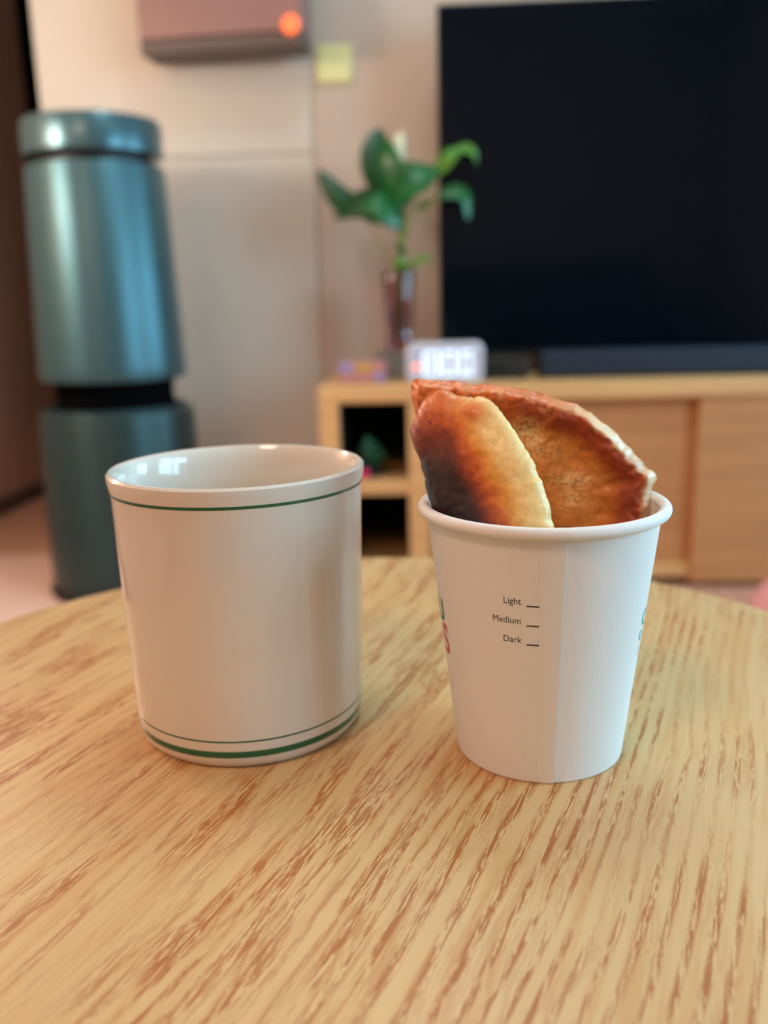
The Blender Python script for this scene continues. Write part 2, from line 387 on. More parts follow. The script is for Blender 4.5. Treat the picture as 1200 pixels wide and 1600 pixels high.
def leaf_mesh(center, width, cup=0.15, thick=0.0008, side=None, n=10, fold=0.0):
    """a leaf blade along a 3D centreline; width = half width at its widest"""
    pts = catmull(center, n); bm = bmesh.new(); N = len(pts); K = 6
    top = []; bot = []
    for i, p in enumerate(pts):
        t = i / (N - 1)
        tg = (pts[min(i + 1, N - 1)] - pts[max(i - 1, 0)]).normalized()
        s = Vector(side) if side else Vector((1, 0, 0))
        s = (s - tg * s.dot(tg)).normalized(); nn = tg.cross(s).normalized()
        w = width * (math.sin(math.pi * min(1, t ** 0.8)) ** 0.75 if 0 < t < 1 else 0.0) + 0.0008
        ra, rb = [], []
        for k in range(K + 1):
            q = (k / K) * 2 - 1
            off = nn * (cup * w * q * q + fold * w * abs(q))
            c = p + s * (w * q) + off
            ra.append(bm.verts.new(c + nn * thick / 2)); rb.append(bm.verts.new(c - nn * thick / 2))
        top.append(ra); bot.append(rb)
    for i in range(N - 1):
        for k in range(K):
            bm.faces.new((top[i][k], top[i][k + 1], top[i + 1][k + 1], top[i + 1][k]))
            bm.faces.new((bot[i][k + 1], bot[i][k], bot[i + 1][k], bot[i + 1][k + 1]))
        bm.faces.new((top[i][0], top[i + 1][0], bot[i + 1][0], bot[i][0]))
        bm.faces.new((top[i][K], bot[i][K], bot[i + 1][K], top[i + 1][K]))
    bm.faces.new(top[0] + bot[0][::-1]); bm.faces.new(top[-1][::-1] + bot[-1])
    return bm
for (tip, w) in (((-0.014, -0.012, 0.092), 0.013), ((0.020, -0.02, 0.066), 0.014), ((0.006, -0.01, 0.080), 0.011), ((-0.030, 0.01, 0.070), 0.011), ((0.030, -0.005, 0.046), 0.010), ((0.010, -0.028, 0.044), 0.012)):
    obj('leaf', leaf_mesh([(0, 0, 0.02), (tip[0] * .45, tip[1] * .45, tip[2] * .6 + .008), tip], w, side=(1, 0.3, 0)), M['leafcub'], fp, smooth=True)
fb = bmesh.new()
for k in range(6):
    a = k * math.pi / 3
    r = bmesh.ops.create_uvsphere(fb, u_segments=10, v_segments=6, radius=0.0062)
    for v in r['verts']: v.co = Vector((-0.018 + 0.006 * math.cos(a) + v.co.x, -0.035 + v.co.y * .6, 0.012 + 0.006 * math.sin(a) + v.co.z))
fl = obj('bloom', fb, M['hotpink'], fp, smooth=True); fl['label'] = 'hot pink bloom'
obj('flower_stalk', tube(bmesh.new(), [(0, 0, 0.02), (-0.008, -0.02, 0.028), (-0.018, -0.031, 0.012)], 0.0012, 6), M['leafcub'], fp)

# ------------------------------------------------------------------ things on the cabinet
# television
TVY = 2.13
sT = (TVY) / 2.25
TVL = 0.021 * sT - 0.008
TVT = 0.62746 + (1.29 - 0.62746) * sT + 0.009
tv = empty('television', (0.62, TVY, TOP)); tag(tv, 'large black flat screen television standing on the oak cabinet', 'television')
TVB = 0.505
TVR = 1.24
bx('frame', M['tvframe'], tv, TVL - .62, TVR - .62, 0.004, 0.03, TVB - TOP, TVT - TOP, bev=0.003)
bx('screen', M['tvscreen'], tv, TVL - .62 + 0.005, TVR - .62 - 0.005, 0.0, 0.0045, TVB - TOP + 0.012, TVT - TOP - 0.005, bev=0.001)
bx('back_housing', M['tvframe'], tv, TVL - .62 + .12, TVR - .62 - .12, 0.03, 0.075, TVB - TOP + 0.03, TVT - TOP - 0.15, bev=0.01)
for sx in (-0.30, 0.30):
    lg = bmesh.new(); box(lg, sx - 0.02, sx + 0.02, 0.008, 0.024, 0.004, TVB - TOP + 0.002); box(lg, sx - 0.035, sx + 0.035, -0.05, 0.09, 0.0, 0.008, bev=0.002)
    obj('foot', lg, M['tvframe'], tv)
# soundbar, and a made-up dark box for the shadow under the screen
sb = empty('soundbar', (0.66, 2.03, TOP)); tag(sb, 'long dark navy soundbar lying in front of the television', 'soundbar')
bx('body', M['navy'], sb, -0.425, 0.425, -0.035, 0.035, 0.003, 0.061, bev=0.008)
bx('end_cap', M['black'], sb, -0.430, -0.4255, -0.034, 0.034, 0.004, 0.060, bev=0.002); bx('end_cap', M['black'], sb, 0.4255, 0.430, -0.034, 0.034, 0.004, 0.060, bev=0.002)
bx('front_grille', M['navy'], sb, -0.420, 0.420, -0.0375, -0.0352, 0.008, 0.052, bev=0.001)
for sx in (-0.38, 0.38): bx('rubber_foot', M['black'], sb, sx - .012, sx + .012, -0.02, 0.02, 0, 0.004)
st = empty('shadow_filler_box', (0.155, 2.05, TOP)); tag(st, 'dark brown box filling the shadow under the television, between clock and soundbar', 'filler box')
bx('body', M['darkbrown'], st, -0.055, 0.052, -0.05, 0.03, 0.003, 0.050, bev=0.005)
bx('front_panel', M['black'], st, -0.045, 0.005, -0.0515, -0.0501, 0.010, 0.040, bev=0.0005)
for sx in (-0.04, 0.04): bx('rubber_foot', M['black'], st, sx - .008, sx + .008, -0.04, 0.02, 0, 0.004)

# digital clock
ck = empty('digital_clock', (0.022, 1.955, TOP), R_(-2)); tag(ck, 'white rounded digital clock with glowing digits and an orange dot', 'clock')
def rbox(w, d, h, rad, seg=8):
    bm = bmesh.new(); outl = []
    for cx, cz, a0 in ((w / 2 - rad, h - rad, 0), (-w / 2 + rad, h - rad, 90), (-w / 2 + rad, rad, 180), (w / 2 - rad, rad, 270)):
        for k in range(seg + 1):
            a = R_(a0 + 90 * k / seg); outl.append((cx + rad * math.cos(a), cz + rad * math.sin(a)))
    f = [bm.verts.new((x, -d / 2, z)) for x, z in outl]; b = [bm.verts.new((x, d / 2, z)) for x, z in outl]
    bm.faces.new(f); bm.faces.new(b[::-1]); n = len(f)
    for i in range(n): bm.faces.new((f[i], b[i], b[(i + 1) % n], f[(i + 1) % n]))
    bmesh.ops.bevel(bm, geom=[e for e in bm.edges if abs(e.verts[0].co.y - e.verts[1].co.y) < 1e-6], offset=0.004, segments=3, affect='EDGES')
    return bm
obj('case', rbox(0.166, 0.045, 0.086, 0.018), M['white'], ck, smooth=True)
fo = obj('face', rbox(0.150, 0.002, 0.070, 0.013), M['face'], ck, smooth=True); fo.location = (0, -0.0234, 0.008)
bpy.context.view_layer.update()
SEG = {'8': 'abcdefg', '0': 'abcdef'}
def digit(ch, x0, w, z0=0.016, h=0.052, t=0.0055):
    bm = bmesh.new(); g = 0.0006
    segs = {'a': (x0 + t * .3, x0 + w - t * .3, z0 + h - t, z0 + h), 'd': (x0 + t * .3, x0 + w - t * .3, z0, z0 + t), 'g': (x0 + t * .3, x0 + w - t * .3, z0 + h / 2 - t / 2, z0 + h / 2 + t / 2),
            'f': (x0, x0 + t, z0 + h / 2 + g, z0 + h - g), 'b': (x0 + w - t, x0 + w, z0 + h / 2 + g, z0 + h - g), 'e': (x0, x0 + t, z0 + g, z0 + h / 2 - g), 'c': (x0 + w - t, x0 + w, z0 + g, z0 + h / 2 - g)}
    for s in SEG[ch]:
        a = segs[s]; box(bm, a[0], a[1], -0.0258, -0.0242, a[2], a[3])
    return obj('digit', bm, M['led'], ck)
digit('8', -0.046, 0.034); digit('0', -0.004, 0.028); digit('0', 0.033, 0.026)
dt = bmesh.new(); bmesh.ops.create_cone(dt, cap_ends=True, segments=20, radius1=0.0085, radius2=0.0085, depth=0.0016, matrix=Matrix.Translation((-0.062, -0.025, 0.036)) @ Matrix.Rotation(R_(90), 4, 'X'))
d_ = obj('indicator_dot', dt, M['leddot'], ck); d_['label'] = 'glowing orange dot'

# patterned packet left of the clock
pk = empty('patterned_packet', (-0.164, 2.00, TOP)); tag(pk, 'small low packet printed lavender, mustard and rose, left of the clock', 'packet')
bx('body', M['rose'], pk, -0.050, 0.056, -0.03, 0.03, 0, 0.047, bev=0.005)
bx('lavender_print', M['lav'], pk, -0.048, -0.016, -0.0312, -0.0298, 0.024, 0.043, bev=0.0004)
bx('mustard_print', M['mustard'], pk, -0.014, 0.026, -0.0312, -0.0298, 0.026, 0.042, bev=0.0004)
bx('lavender_print', M['lav'], pk, 0.030, 0.053, -0.0312, -0.0298, 0.004, 0.022, bev=0.0004)
g_ = empty('small_grey_box', (-0.080, 2.115, TOP)); tag(g_, 'low grey box under the glass vase, behind the clock', 'box')
bx('body', M['greybox'], g_, -0.055, 0.055, -0.045, 0.045, 0, 0.048, bev=0.003); bx('lid', M['greybox'], g_, -0.057, 0.057, -0.047, 0.047, 0.048, 0.060, bev=0.003)

# glass vase with plant cuttings
VX, VY, VZ = -0.0815, 2.10, TOP + 0.060
va = empty('glass_vase', (VX, VY, VZ)); tag(va, 'slim mauve glass vase with a bulging foot, holding green leafy stems', 'vase')
prof = [(0, 0.0), (0.024, 0.0), (0.030, 0.006), (0.034, 0.022), (0.031, 0.040), (0.028, 0.050), (0.032, 0.065), (0.035, 0.10), (0.0375, 0.180), (0.0365, 0.182), (0.0345, 0.178), (0.032, 0.10), (0.029, 0.066), (0.0245, 0.052), (0.0275, 0.040), (0.030, 0.022), (0.026, 0.012), (0, 0.010)]
obj('vessel', lathe(bmesh.new(), prof, 48), M['glass'], va, smooth=True)
wp = [(0, 0.0105), (0.0255, 0.0125), (0.0295, 0.022), (0.027, 0.040), (0.024, 0.052), (0.0285, 0.066), (0.0312, 0.098), (0, 0.098)]
wo = obj('water', lathe(bmesh.new(), wp, 48), M['water'], va, smooth=True)
# plant: metric points in the plane y = VY, with leaves leaning out of it
pl = empty('leafy_cuttings', (VX, VY, VZ + 0.012)); tag(pl, 'green leafy cuttings with one cream bud standing in the glass vase', 'plant')
def W(x, z, dy=0.0): return (x - VX, dy, z - VZ - 0.012)
def lf(nm, pts, w, m, side=(1, 0, 0.2), cup=0.2, fold=0.0): return obj(nm, leaf_mesh([W(*p) for p in pts], w * (1.28 if w > 0.02 else 1.1), cup, side=side, fold=fold), M[m], pl, smooth=True)
obj('stem', tube(bmesh.new(), catmull([W(-0.086, 0.545, 0), W(-0.082, 0.66, 0.0), W(-0.0806, 0.7071), W(-0.0751, 0.7633), W(-0.0769, 0.819), W(-0.0880, 0.8606), W(-0.095, 0.885)], 6), 0.0055, 8), M['stem'], pl, smooth=True)
obj('stem', tube(bmesh.new(), catmull([W(-0.076, 0.55, 0.01), W(-0.074, 0.68, 0.006), W(-0.070, 0.76, 0.01), W(-0.064, 0.82, 0.01), W(-0.040, 0.87, 0.01), W(-0.0236, 0.8927), W(0.0196, 0.9224)], 6), 0.0035, 8), M['stem'], pl, smooth=True)
obj('stem', tube(bmesh.new(), catmull([W(-0.072, 0.56, -0.008), W(-0.072, 0.70, -0.01), W(-0.060, 0.79, -0.02), W(-0.03, 0.838, -0.02), W(0.012, 0.862, -0.02)], 6), 0.0025, 8), M['stem'], pl, smooth=True)
obj('stem', tube(bmesh.new(), catmull([W(-0.094, 0.56, 0.006), W(-0.098, 0.70, 0.012), W(-0.1204, 0.7645, 0.03), W(-0.1483, 0.8141, 0.05)], 6), 0.0018, 8), M['stem'], pl, smooth=True)
lf('leaf', [(-0.092, 0.855, 0), (-0.108, 0.91, -0.01), (-0.121, 0.962, -0.005), (-0.1186, 1.012, 0.01)], 0.036, 'leafd', (1, 0.35, 0))
lf('leaf', [(-0.098, 0.86, -0.02), (-0.100, 0.905, -0.03), (-0.105, 0.945, -0.03), (-0.102, 0.985, -0.02)], 0.030, 'leafm', (1, -0.6, 0))
lf('leaf', [(-0.150, 0.832, 0), (-0.19, 0.850, -0.01), (-0.226, 0.884, -0.01), (-0.256, 0.926, 0)], 0.022, 'leafd', (0.6, 0.3, 0.8))
lf('leaf', [(-0.070, 0.800, 0), (-0.110, 0.842, -0.02), (-0.165, 0.850, -0.03), (-0.224, 0.820, -0.02)], 0.036, 'leafd', (0.1, 0.6, 1.0))
lf('leaf', [(-0.074, 0.806, -0.03), (-0.100, 0.835, -0.045), (-0.130, 0.846, -0.05), (-0.165, 0.834, -0.045)], 0.030, 'leafm', (0.1, 0.5, 1.0))
lf('leaf', [(-0.092, 0.862, -0.02), (-0.066, 0.884, -0.04), (-0.030, 0.898, -0.04), (0.008, 0.916, -0.02)], 0.036, 'leafm', (-0.3, 0.5, 1.0))
lf('leaf', [(-0.085, 0.84, 0), (-0.075, 0.87, -0.03), (-0.055, 0.905, -0.03), (-0.030, 0.925, -0.02)], 0.026, 'leafm', (1, 0.2, -0.6))
lf('leaf', [(0.000, 0.905, 0), (0.022, 0.925, -0.01), (0.041, 0.947, -0.01), (0.062, 0.958, 0)], 0.016, 'leafl', (-0.4, 0.3, 1))
lf('leaf', [(0.050, 0.955, 0), (0.072, 0.961, 0), (0.090, 0.950, 0), (0.096, 0.925, 0)], 0.010, 'leafl', (0, 0.4, 1))
lf('leaf', [(0.008, 0.858, -0.02), (0.046, 0.868, -0.02), (0.071, 0.855, -0.02), (0.077, 0.808, -0.02)], 0.015, 'leafm', (0.4, 0.3, 1))
lf('leaf', [(-0.040, 0.835, -0.02), (-0.020, 0.842, -0.02), (0.0, 0.848, -0.02)], 0.007, 'leafl', (0, 0.4, 1))
lf('leaf', [(-0.085, 0.760, 0), (-0.075, 0.748, -0.02), (-0.065, 0.735, -0.03)], 0.008, 'leafd', (1, 0.4, 0))
lf('leaf', [(-0.074, 0.700, 0), (-0.045, 0.716, -0.02), (-0.022, 0.730, -0.02), (-0.005, 0.722, -0.02)], 0.007, 'leafl', (0, 0.4, 1))
lf('leaf', [(-0.078, 0.80, 0), (-0.084, 0.82, -0.01), (-0.080, 0.85, -0.02), (-0.070, 0.87, -0.02)], 0.018, 'leafm', (1, 0.4, 0))
lf('leaf', [(-0.090, 0.697, -0.01), (-0.082, 0.712, -0.03), (-0.072, 0.722, -0.03), (-0.062, 0.715, -0.02)], 0.012, 'leafl', (0, 0.4, 1))
bu = lf('bud', [(-0.0790, 0.925, 0.01), (-0.0768, 0.960, 0.005), (-0.0704, 1.002, 0.005)], 0.013, 'spathe', (1, 0.1, 0)); bu['label'] = 'upright cream bud'
obj('stem', tube(bmesh.new(), [W(-0.080, 0.84, 0.01), W(-0.082, 0.885, 0.012), W(-0.079, 0.928, 0.01)], 0.002, 8), M['stem'], pl, smooth=True)

# sticky note on the wall
nb = bmesh.new()
for i in range(9):
    for j in range(9): nb.verts.new((-0.043 + 0.086 * i / 8, -0.0006 - 0.006 * (1 - j / 8) ** 2, -0.043 + 0.086 * j / 8))
nb.verts.ensure_lookup_table()
for i in range(8):
    for j in range(8): nb.faces.new([nb.verts[a] for a in (i * 9 + j, (i + 1) * 9 + j, (i + 1) * 9 + j + 1, i * 9 + j + 1)])
no = obj('sticky_note', nb, M['note'], smooth=True); no.location = (-0.233, WY - 0.0008, 1.192); sm = no.modifiers.new('thickness', 'SOLIDIFY'); sm.thickness = 0.0006
tag(no, 'pale yellow square sticky note on the wall beside the television', 'note')

# wall unit with glowing orange lamp, hung slightly askew from its bracket
un = empty('wall_unit', (-0.482, 2.20, 1.226), R_(-5.0)); tag(un, 'mauve-brown box on the wall with a glowing orange light at its corner', 'wall unit')
bx('casing', M['unit'], un, -0.178, 0.200, -0.050, 0.055, 0.0, 0.42, bev=0.004)
bx('lower_edge', M['unitlow'], un, -0.178, 0.200, -0.046, 0.055, -0.030, -0.0005, bev=0.003)
bx('bracket', M['black'], un, -0.10, 0.06, 0.055, 0.075, 0.08, 0.30, bev=0.002)
dt = bmesh.new(); bmesh.ops.create_cone(dt, cap_ends=True, segments=28, radius1=0.021, radius2=0.019, depth=0.006, matrix=Matrix.Translation((0.177, -0.0532, 0.010)) @ Matrix.Rotation(R_(90), 4, 'X'))
k_ = obj('indicator_light', dt, M['glow'], un, smooth=True); k_['label'] = 'round glowing orange light'

# ------------------------------------------------------------------ tower air purifier
PX, PY = -0.715, 1.955
pu = empty('air_purifier', (PX, PY, 0.0042)); tag(pu, 'tall dark teal metallic tower air purifier of two stacked ribbed drums', 'air purifier')
def flute(amp, n): return lambda a, r, z: amp * math.cos(a * n)
def drum(nm, prof, m, rf=None, seg=96): return obj(nm, lathe(bmesh.new(), prof, seg, rf), m, pu, smooth=True)
drum('foot_ring', [(0, 0), (0.181, 0), (0.183, 0.012), (0.174, 0.022), (0, 0.022)], M['black'])
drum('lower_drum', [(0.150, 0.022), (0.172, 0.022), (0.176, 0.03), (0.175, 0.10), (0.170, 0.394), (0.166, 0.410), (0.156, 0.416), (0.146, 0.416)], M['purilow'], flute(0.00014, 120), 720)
drum('middle_collar', [(0.148, 0.414), (0.132, 0.418), (0.127, 0.434), (0.127, 0.464), (0.132, 0.474), (0.146, 0.480)], M['matblack'])
obj('collar_trim', lathe(bmesh.new(), [(0.149, 0.4165), (0.156, 0.4165), (0.156, 0.4195), (0.149, 0.4195)], 96, closed=True), M['puricap'], pu, smooth=True)
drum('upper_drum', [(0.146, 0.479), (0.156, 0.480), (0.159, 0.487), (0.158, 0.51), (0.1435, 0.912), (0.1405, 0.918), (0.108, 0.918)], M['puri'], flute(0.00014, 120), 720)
drum('neck', [(0.112, 0.917), (0.118, 0.920), (0.118, 0.938), (0.112, 0.941)], M['black'])
drum('top_cap', [(0.108, 0.938), (0.140, 0.938), (0.1435, 0.942), (0.1435, 1.000), (0.139, 1.008), (0.124, 1.010), (0.120, 1.002), (0, 1.002)], M['puricap'])
obj('outlet_grille', lathe(bmesh.new(), [(0.04, 1.004), (0.116, 1.004), (0.114, 1.007), (0.04, 1.007)], 64, closed=True), M['black'], pu, smooth=True)

# pink pouf at the right
pp = bmesh.new(); bmesh.ops.create_uvsphere(pp, u_segments=40, v_segments=24, radius=1.0)
for v in pp.verts: v.co = Vector((v.co.x * 0.105, v.co.y * 0.105, 0.080 + v.co.z * 0.080 * (1 if v.co.z > 0 else 0.98)))
for v in pp.verts: v.co += Vector(v.co).normalized() * 0.003 * noise.noise(Vector(v.co) * 25)
po = empty('pink_cushion', (0.655, 1.50, 0.0)); tag(po, 'round pink cushion on the floor in front of the cabinet doors', 'cushion')
obj('cover', pp, M['pink'], po, smooth=True)
obj('piping', lathe(bmesh.new(), [(0.105 + 0.003 * math.cos(a), 0.080 + 0.003 * math.sin(a)) for a in [k * math.pi / 4 for k in range(8)]], 48, closed=True), M['pink'], po, smooth=True)

# unseen green sofa added behind the camera for its reflection in the dark screen
so = empty('sofa', (0.45, -1.6, 0)); tag(so, 'dark green sofa added against the rear wall for its reflection in the screen', 'sofa')
bx('base', M['sofa'], so, -0.95, 0.95, -0.42, 0.40, 0.10, 0.32, bev=0.03); bx('backrest', M['sofa'], so, -0.95, 0.95, -0.50, -0.28, 0.32, 0.85, bev=0.05)
for sx in (-0.46, 0.46): bx('seat_cushion', M['sofa'], so, sx - 0.44, sx + 0.44, -0.27, 0.40, 0.322, 0.45, bev=0.04)
for sx in (-1.05, 1.05): bx('armrest', M['sofa'], so, sx - 0.10, sx + 0.10, -0.48, 0.40, 0.10, 0.60, bev=0.04)
for sx in (-0.9, 0.9):
    for sy in (-0.4, 0.33): bx('leg', M['black'], so, sx - .02, sx + .02, sy - .02, sy + .02, 0, 0.10)

# ------------------------------------------------------------------ round table
TCX, TCY, TR = -0.025, 0.289, 0.2225
tb = empty('round_table', (TCX, TCY, 0)); tag(tb, 'small round light oak side table with bold brown grain, in the foreground', 'table')
tp = bmesh.new(); lathe(tp, [(0, TABLE_Z - 0.020), (TR - 0.004, TABLE_Z - 0.020), (TR - 0.0008, TABLE_Z - 0.017), (TR, TABLE_Z - 0.012), (TR, TABLE_Z - 0.003), (TR - 0.0009, TABLE_Z - 0.0008), (TR - 0.003, TABLE_Z), (0, TABLE_Z)], 192)
obj('tabletop', tp, M['oak'], tb, smooth=True)
obj('apron', lathe(bmesh.new(), [(TR - 0.045, TABLE_Z - 0.0205), (TR - 0.030, TABLE_Z - 0.0205), (TR - 0.030, TABLE_Z - 0.060), (TR - 0.045, TABLE_Z - 0.060)], 96, closed=True), M['oakedge'], tb, smooth=True)
for k in range(4):
    a = R_(45 + 90 * k); ux, uy = math.cos(a), math.sin(a)
    obj('leg', tube(bmesh.new(), [(ux * 0.165, uy * 0.165, TABLE_Z - 0.021), (ux * 0.195, uy * 0.195, 0.0)], [0.016, 0.011], 20), M['oakedge'], tb, smooth=True)

# ------------------------------------------------------------------ mug
MX, MY = -0.069, 0.299
MH = 0.0950
mg = empty('mug', (MX, MY, TABLE_Z)); tag(mg, 'cream ceramic mug with thin green lines, standing on the round table', 'mug')
outer = [(0.0370, 0.0), (0.0385, 0.0008), (0.0398, 0.0028), (0.0404, 0.0060), (0.0408, 0.0110), (0.0414, 0.030), (0.0421, 0.055), (0.0426, 0.078), (0.0429, 0.086), (0.0434, 0.0896), (0.0440, 0.0925), (0.04395, 0.0942), (0.0431, 0.0950), (0.0419, 0.0948), (0.0410, 0.0935)]
def r_out(z):
    for (r0, z0), (r1, z1) in zip(outer[:11], outer[1:12]):
        if z0 <= z <= z1: return r0 + (r1 - r0) * (z - z0) / (z1 - z0)
    return outer[0][0]
inner = [(0.0398, 0.090), (0.0388, 0.080), (0.0378, 0.050), (0.0370, 0.022), (0.0350, 0.012), (0.030, 0.0080), (0.015, 0.0070), (0, 0.0070)]
prof = [(0, 0.0022), (0.030, 0.0022), (0.0335, 0.0016), (0.0350, 0.0)] + outer + inner
obj('body', lathe(bmesh.new(), prof, 192), M['ceramic'], mg, smooth=True)
def stripe(z0, z1):
    zs = [z0 + (z1 - z0) * k / 6 for k in range(7)]
    zs = sorted(zs + [z for _, z in outer if z0 < z < z1])
    p = [(r_out(z) + 0.00006 + 0.00004 * math.sin(math.pi * (z - z0) / (z1 - z0)), z) for z in zs]
    p = [(p[0][0] - 0.0002, p[0][1])] + p + [(p[-1][0] - 0.0002, p[-1][1])]
    o = obj('green_stripe', lathe(bmesh.new(), p, 192), M['green'], mg, smooth=True); return o
stripe(0.0883, 0.0893); stripe(0.0103, 0.0109); stripe(0.0046, 0.0070)
# handle on the far side
hd = bmesh.new()
ha = Vector((-0.10, 1.0, 0)).normalized()
hp = catmull([ha * 0.0415 + Vector((0, 0, 0.076)), ha * 0.056 + Vector((0, 0, 0.077)), ha * 0.066 + Vector((0, 0, 0.064)), ha * 0.067 + Vector((0, 0, 0.048)), ha * 0.058 + Vector((0, 0, 0.030)), ha * 0.0408 + Vector((0, 0, 0.024))], 8)
tube(hd, hp, [0.0060 - 0.0012 * math.sin(math.pi * i / (len(hp) - 1)) for i in range(len(hp))], 16)
obj('handle', hd, M['ceramic'], mg, smooth=True)

# ------------------------------------------------------------------ paper cup
CX, CY = 0.034, 0.280
CH = 0.0855
cu = empty('paper_cup', (CX, CY, TABLE_Z)); tag(cu, 'white paper cup with printed fill marks, holding two pieces of fried pancake', 'cup')
RB, RT = 0.0276, 0.0374
def cr_(z): return RB + (RT - RB) * z / CH
SEAM_R, SEAM_L = R_(3.6), R_(-7.2)        # outer lap of the paper: its step on the right, its start on the left
def lap(a, r, z):
    a = (a + math.pi) % (2 * math.pi) - math.pi
    o = 0.0
    if SEAM_L <= a <= SEAM_R: o = 0.00055 * (a - SEAM_L) / (SEAM_R - SEAM_L) + 0.00008
    elif a > SEAM_R:  o = 0.0
    return o
def ringangles():
    L = [2 * math.pi * i / 240 for i in range(240)]
    for s in (SEAM_R, SEAM_L):
        s = s % (2 * math.pi)
        L = [a for a in L if abs(a - s) > 0.008]
        L += [s - 0.0006, s + 0.0006]
    return sorted(L)
ANG = ringangles()
bm = bmesh.new(); rings = []
for z in (0.0, 0.0006, 0.02, 0.04, 0.06, 0.075, 0.0835):
    ring = []
    for a in ANG:
        rr = cr_(z) + lap(a, 0, z) - (0.0005 if z == 0.0 else 0)
        ring.append(bm.verts.new((rr * math.sin(a), -rr * math.cos(a), z)))
    rings.append(ring)
inn = []
for z in (0.0835, 0.05, 0.02, 0.0066):
    inn.append([bm.verts.new(((cr_(z) - 0.0006) * math.sin(a), -(cr_(z) - 0.0006) * math.cos(a), z)) for a in ANG])
foot = [bm.verts.new(((cr_(0.0) - 0.0016) * math.sin(a), -(cr_(0.0) - 0.0016) * math.cos(a), 0)) for a in ANG]
foot2 = [bm.verts.new(((cr_(0.0) - 0.0016) * math.sin(a), -(cr_(0.0) - 0.0016) * math.cos(a), 0.0058)) for a in ANG]
allr = [foot2, foot] + rings + inn; n = len(ANG)
for A, B in zip(allr[:-1], allr[1:]):
    for i in range(n): bm.faces.new((A[i], A[(i + 1) % n], B[(i + 1) % n], B[i]))
bm.faces.new(foot2); bm.faces.new(inn[-1])
me = bpy.data.meshes.new('body'); bmesh.ops.recalc_face_normals(bm, faces=bm.faces); bm.to_mesh(me); bm.free()
for p in me.polygons: p.use_smooth = True
me.set_sharp_from_angle(angle=R_(25)); me.materials.append(M['paper'])
body = bpy.data.objects.new('body', me); COL.objects.link(body); body.parent = cu
rim = [(RT + 0.0007 + 0.0019 * math.cos(a), CH - 0.0019 + 0.0019 * math.sin(a)) for a in [k * math.pi / 8 for k in range(16)]]
obj('rolled_rim', lathe(bmesh.new(), rim, 160, closed=True, rfun=lambda a, r, z: 0.00025 if abs(((a - R_(4.5) + math.pi) % (2 * math.pi)) - math.pi) < 0.02 else 0), M['paper'], cu, smooth=True)

def wrap_text(name, txt, m, size, theta, z, align='LEFT', xs=1.0, bold=0.0):
    """lettering wrapped on the cone of the cup; theta = angle of its anchor, z = baseline height"""
    c = bpy.data.curves.new(name, 'FONT'); c.body = txt; c.size = size; c.align_x = align; c.resolution_u = 6; c.offset = bold
    t = bpy.data.objects.new('tmp_text', c); COL.objects.link(t)
    dg = bpy.context.evaluated_depsgraph_get(); dg.update()
    em = bpy.data.meshes.new_from_object(t.evaluated_get(dg)); 
    bpy.data.objects.remove(t)
    b = bmesh.new(); b.from_mesh(em)
    bmesh.ops.triangulate(b, faces=b.faces)
    for _ in range(2):
        es = [e for e in b.edges if abs(e.verts[0].co.x - e.verts[1].co.x) * xs > 0.0012]
        if es: bmesh.ops.subdivide_edges(b, edges=es, cuts=2); bmesh.ops.triangulate(b, faces=b.faces)
    for v in b.verts:
        zz = z + v.co.y; rr = cr_(zz)
        a = theta + v.co.x * xs / rr
        rr += 0.00007 + lap(a, 0, zz)
        v.co = Vector((rr * math.sin(a), -rr * math.cos(a), zz))
    return obj(name, b, m, cu)
def mark(theta0, theta1, z, h=0.00045):
    b = bmesh.new(); K = 8; A = []; B = []
    for k in range(K + 1):
        a = theta0 + (theta1 - theta0) * k / K; rr = cr_(z) + 0.00007 + lap(a, 0, z)
        A.append(b.verts.new((rr * math.sin(a), -rr * math.cos(a), z))); B.append(b.verts.new((rr * math.sin(a), -rr * math.cos(a), z + h)))
    for k in range(K): b.faces.new((A[k], A[k + 1], B[k + 1], B[k]))
    return obj('printed_line', b, M['ink'], cu)
for txt, z in (('Light', 0.0612), ('Medium', 0.0549), ('Dark', 0.0487)):
    wrap_text('printed_word', txt, M['ink'], 0.0030, R_(-16.2), z, 'RIGHT', 0.92)
    mark(R_(-13.6), R_(-7.4), z - 0.0006)
def letter(txt, m, size, theta, z, xs, align='LEFT', bold=0.0): return wrap_text('printed_letter', txt, m, size, theta, z, align, xs, bold)
letter('U', M['teal'], 0.0112, R_(-72.5), 0.0470, 1.05, 'RIGHT', 0.0003)
letter('S', M['red'], 0.0145, R_(-70), 0.0362, 0.95, 'RIGHT', 0.0003)
letter('C', M['teal2'], 0.0072, R_(63), 0.0475, 1.0, 'LEFT', 0.0003)
letter('C', M['teal2'], 0.0042, R_(62), 0.0428, 1.0, 'LEFT', 0.0003)
letter('i', M['lilac'], 0.0040, R_(64), 0.0375, 1.0, 'LEFT', 0.0002)

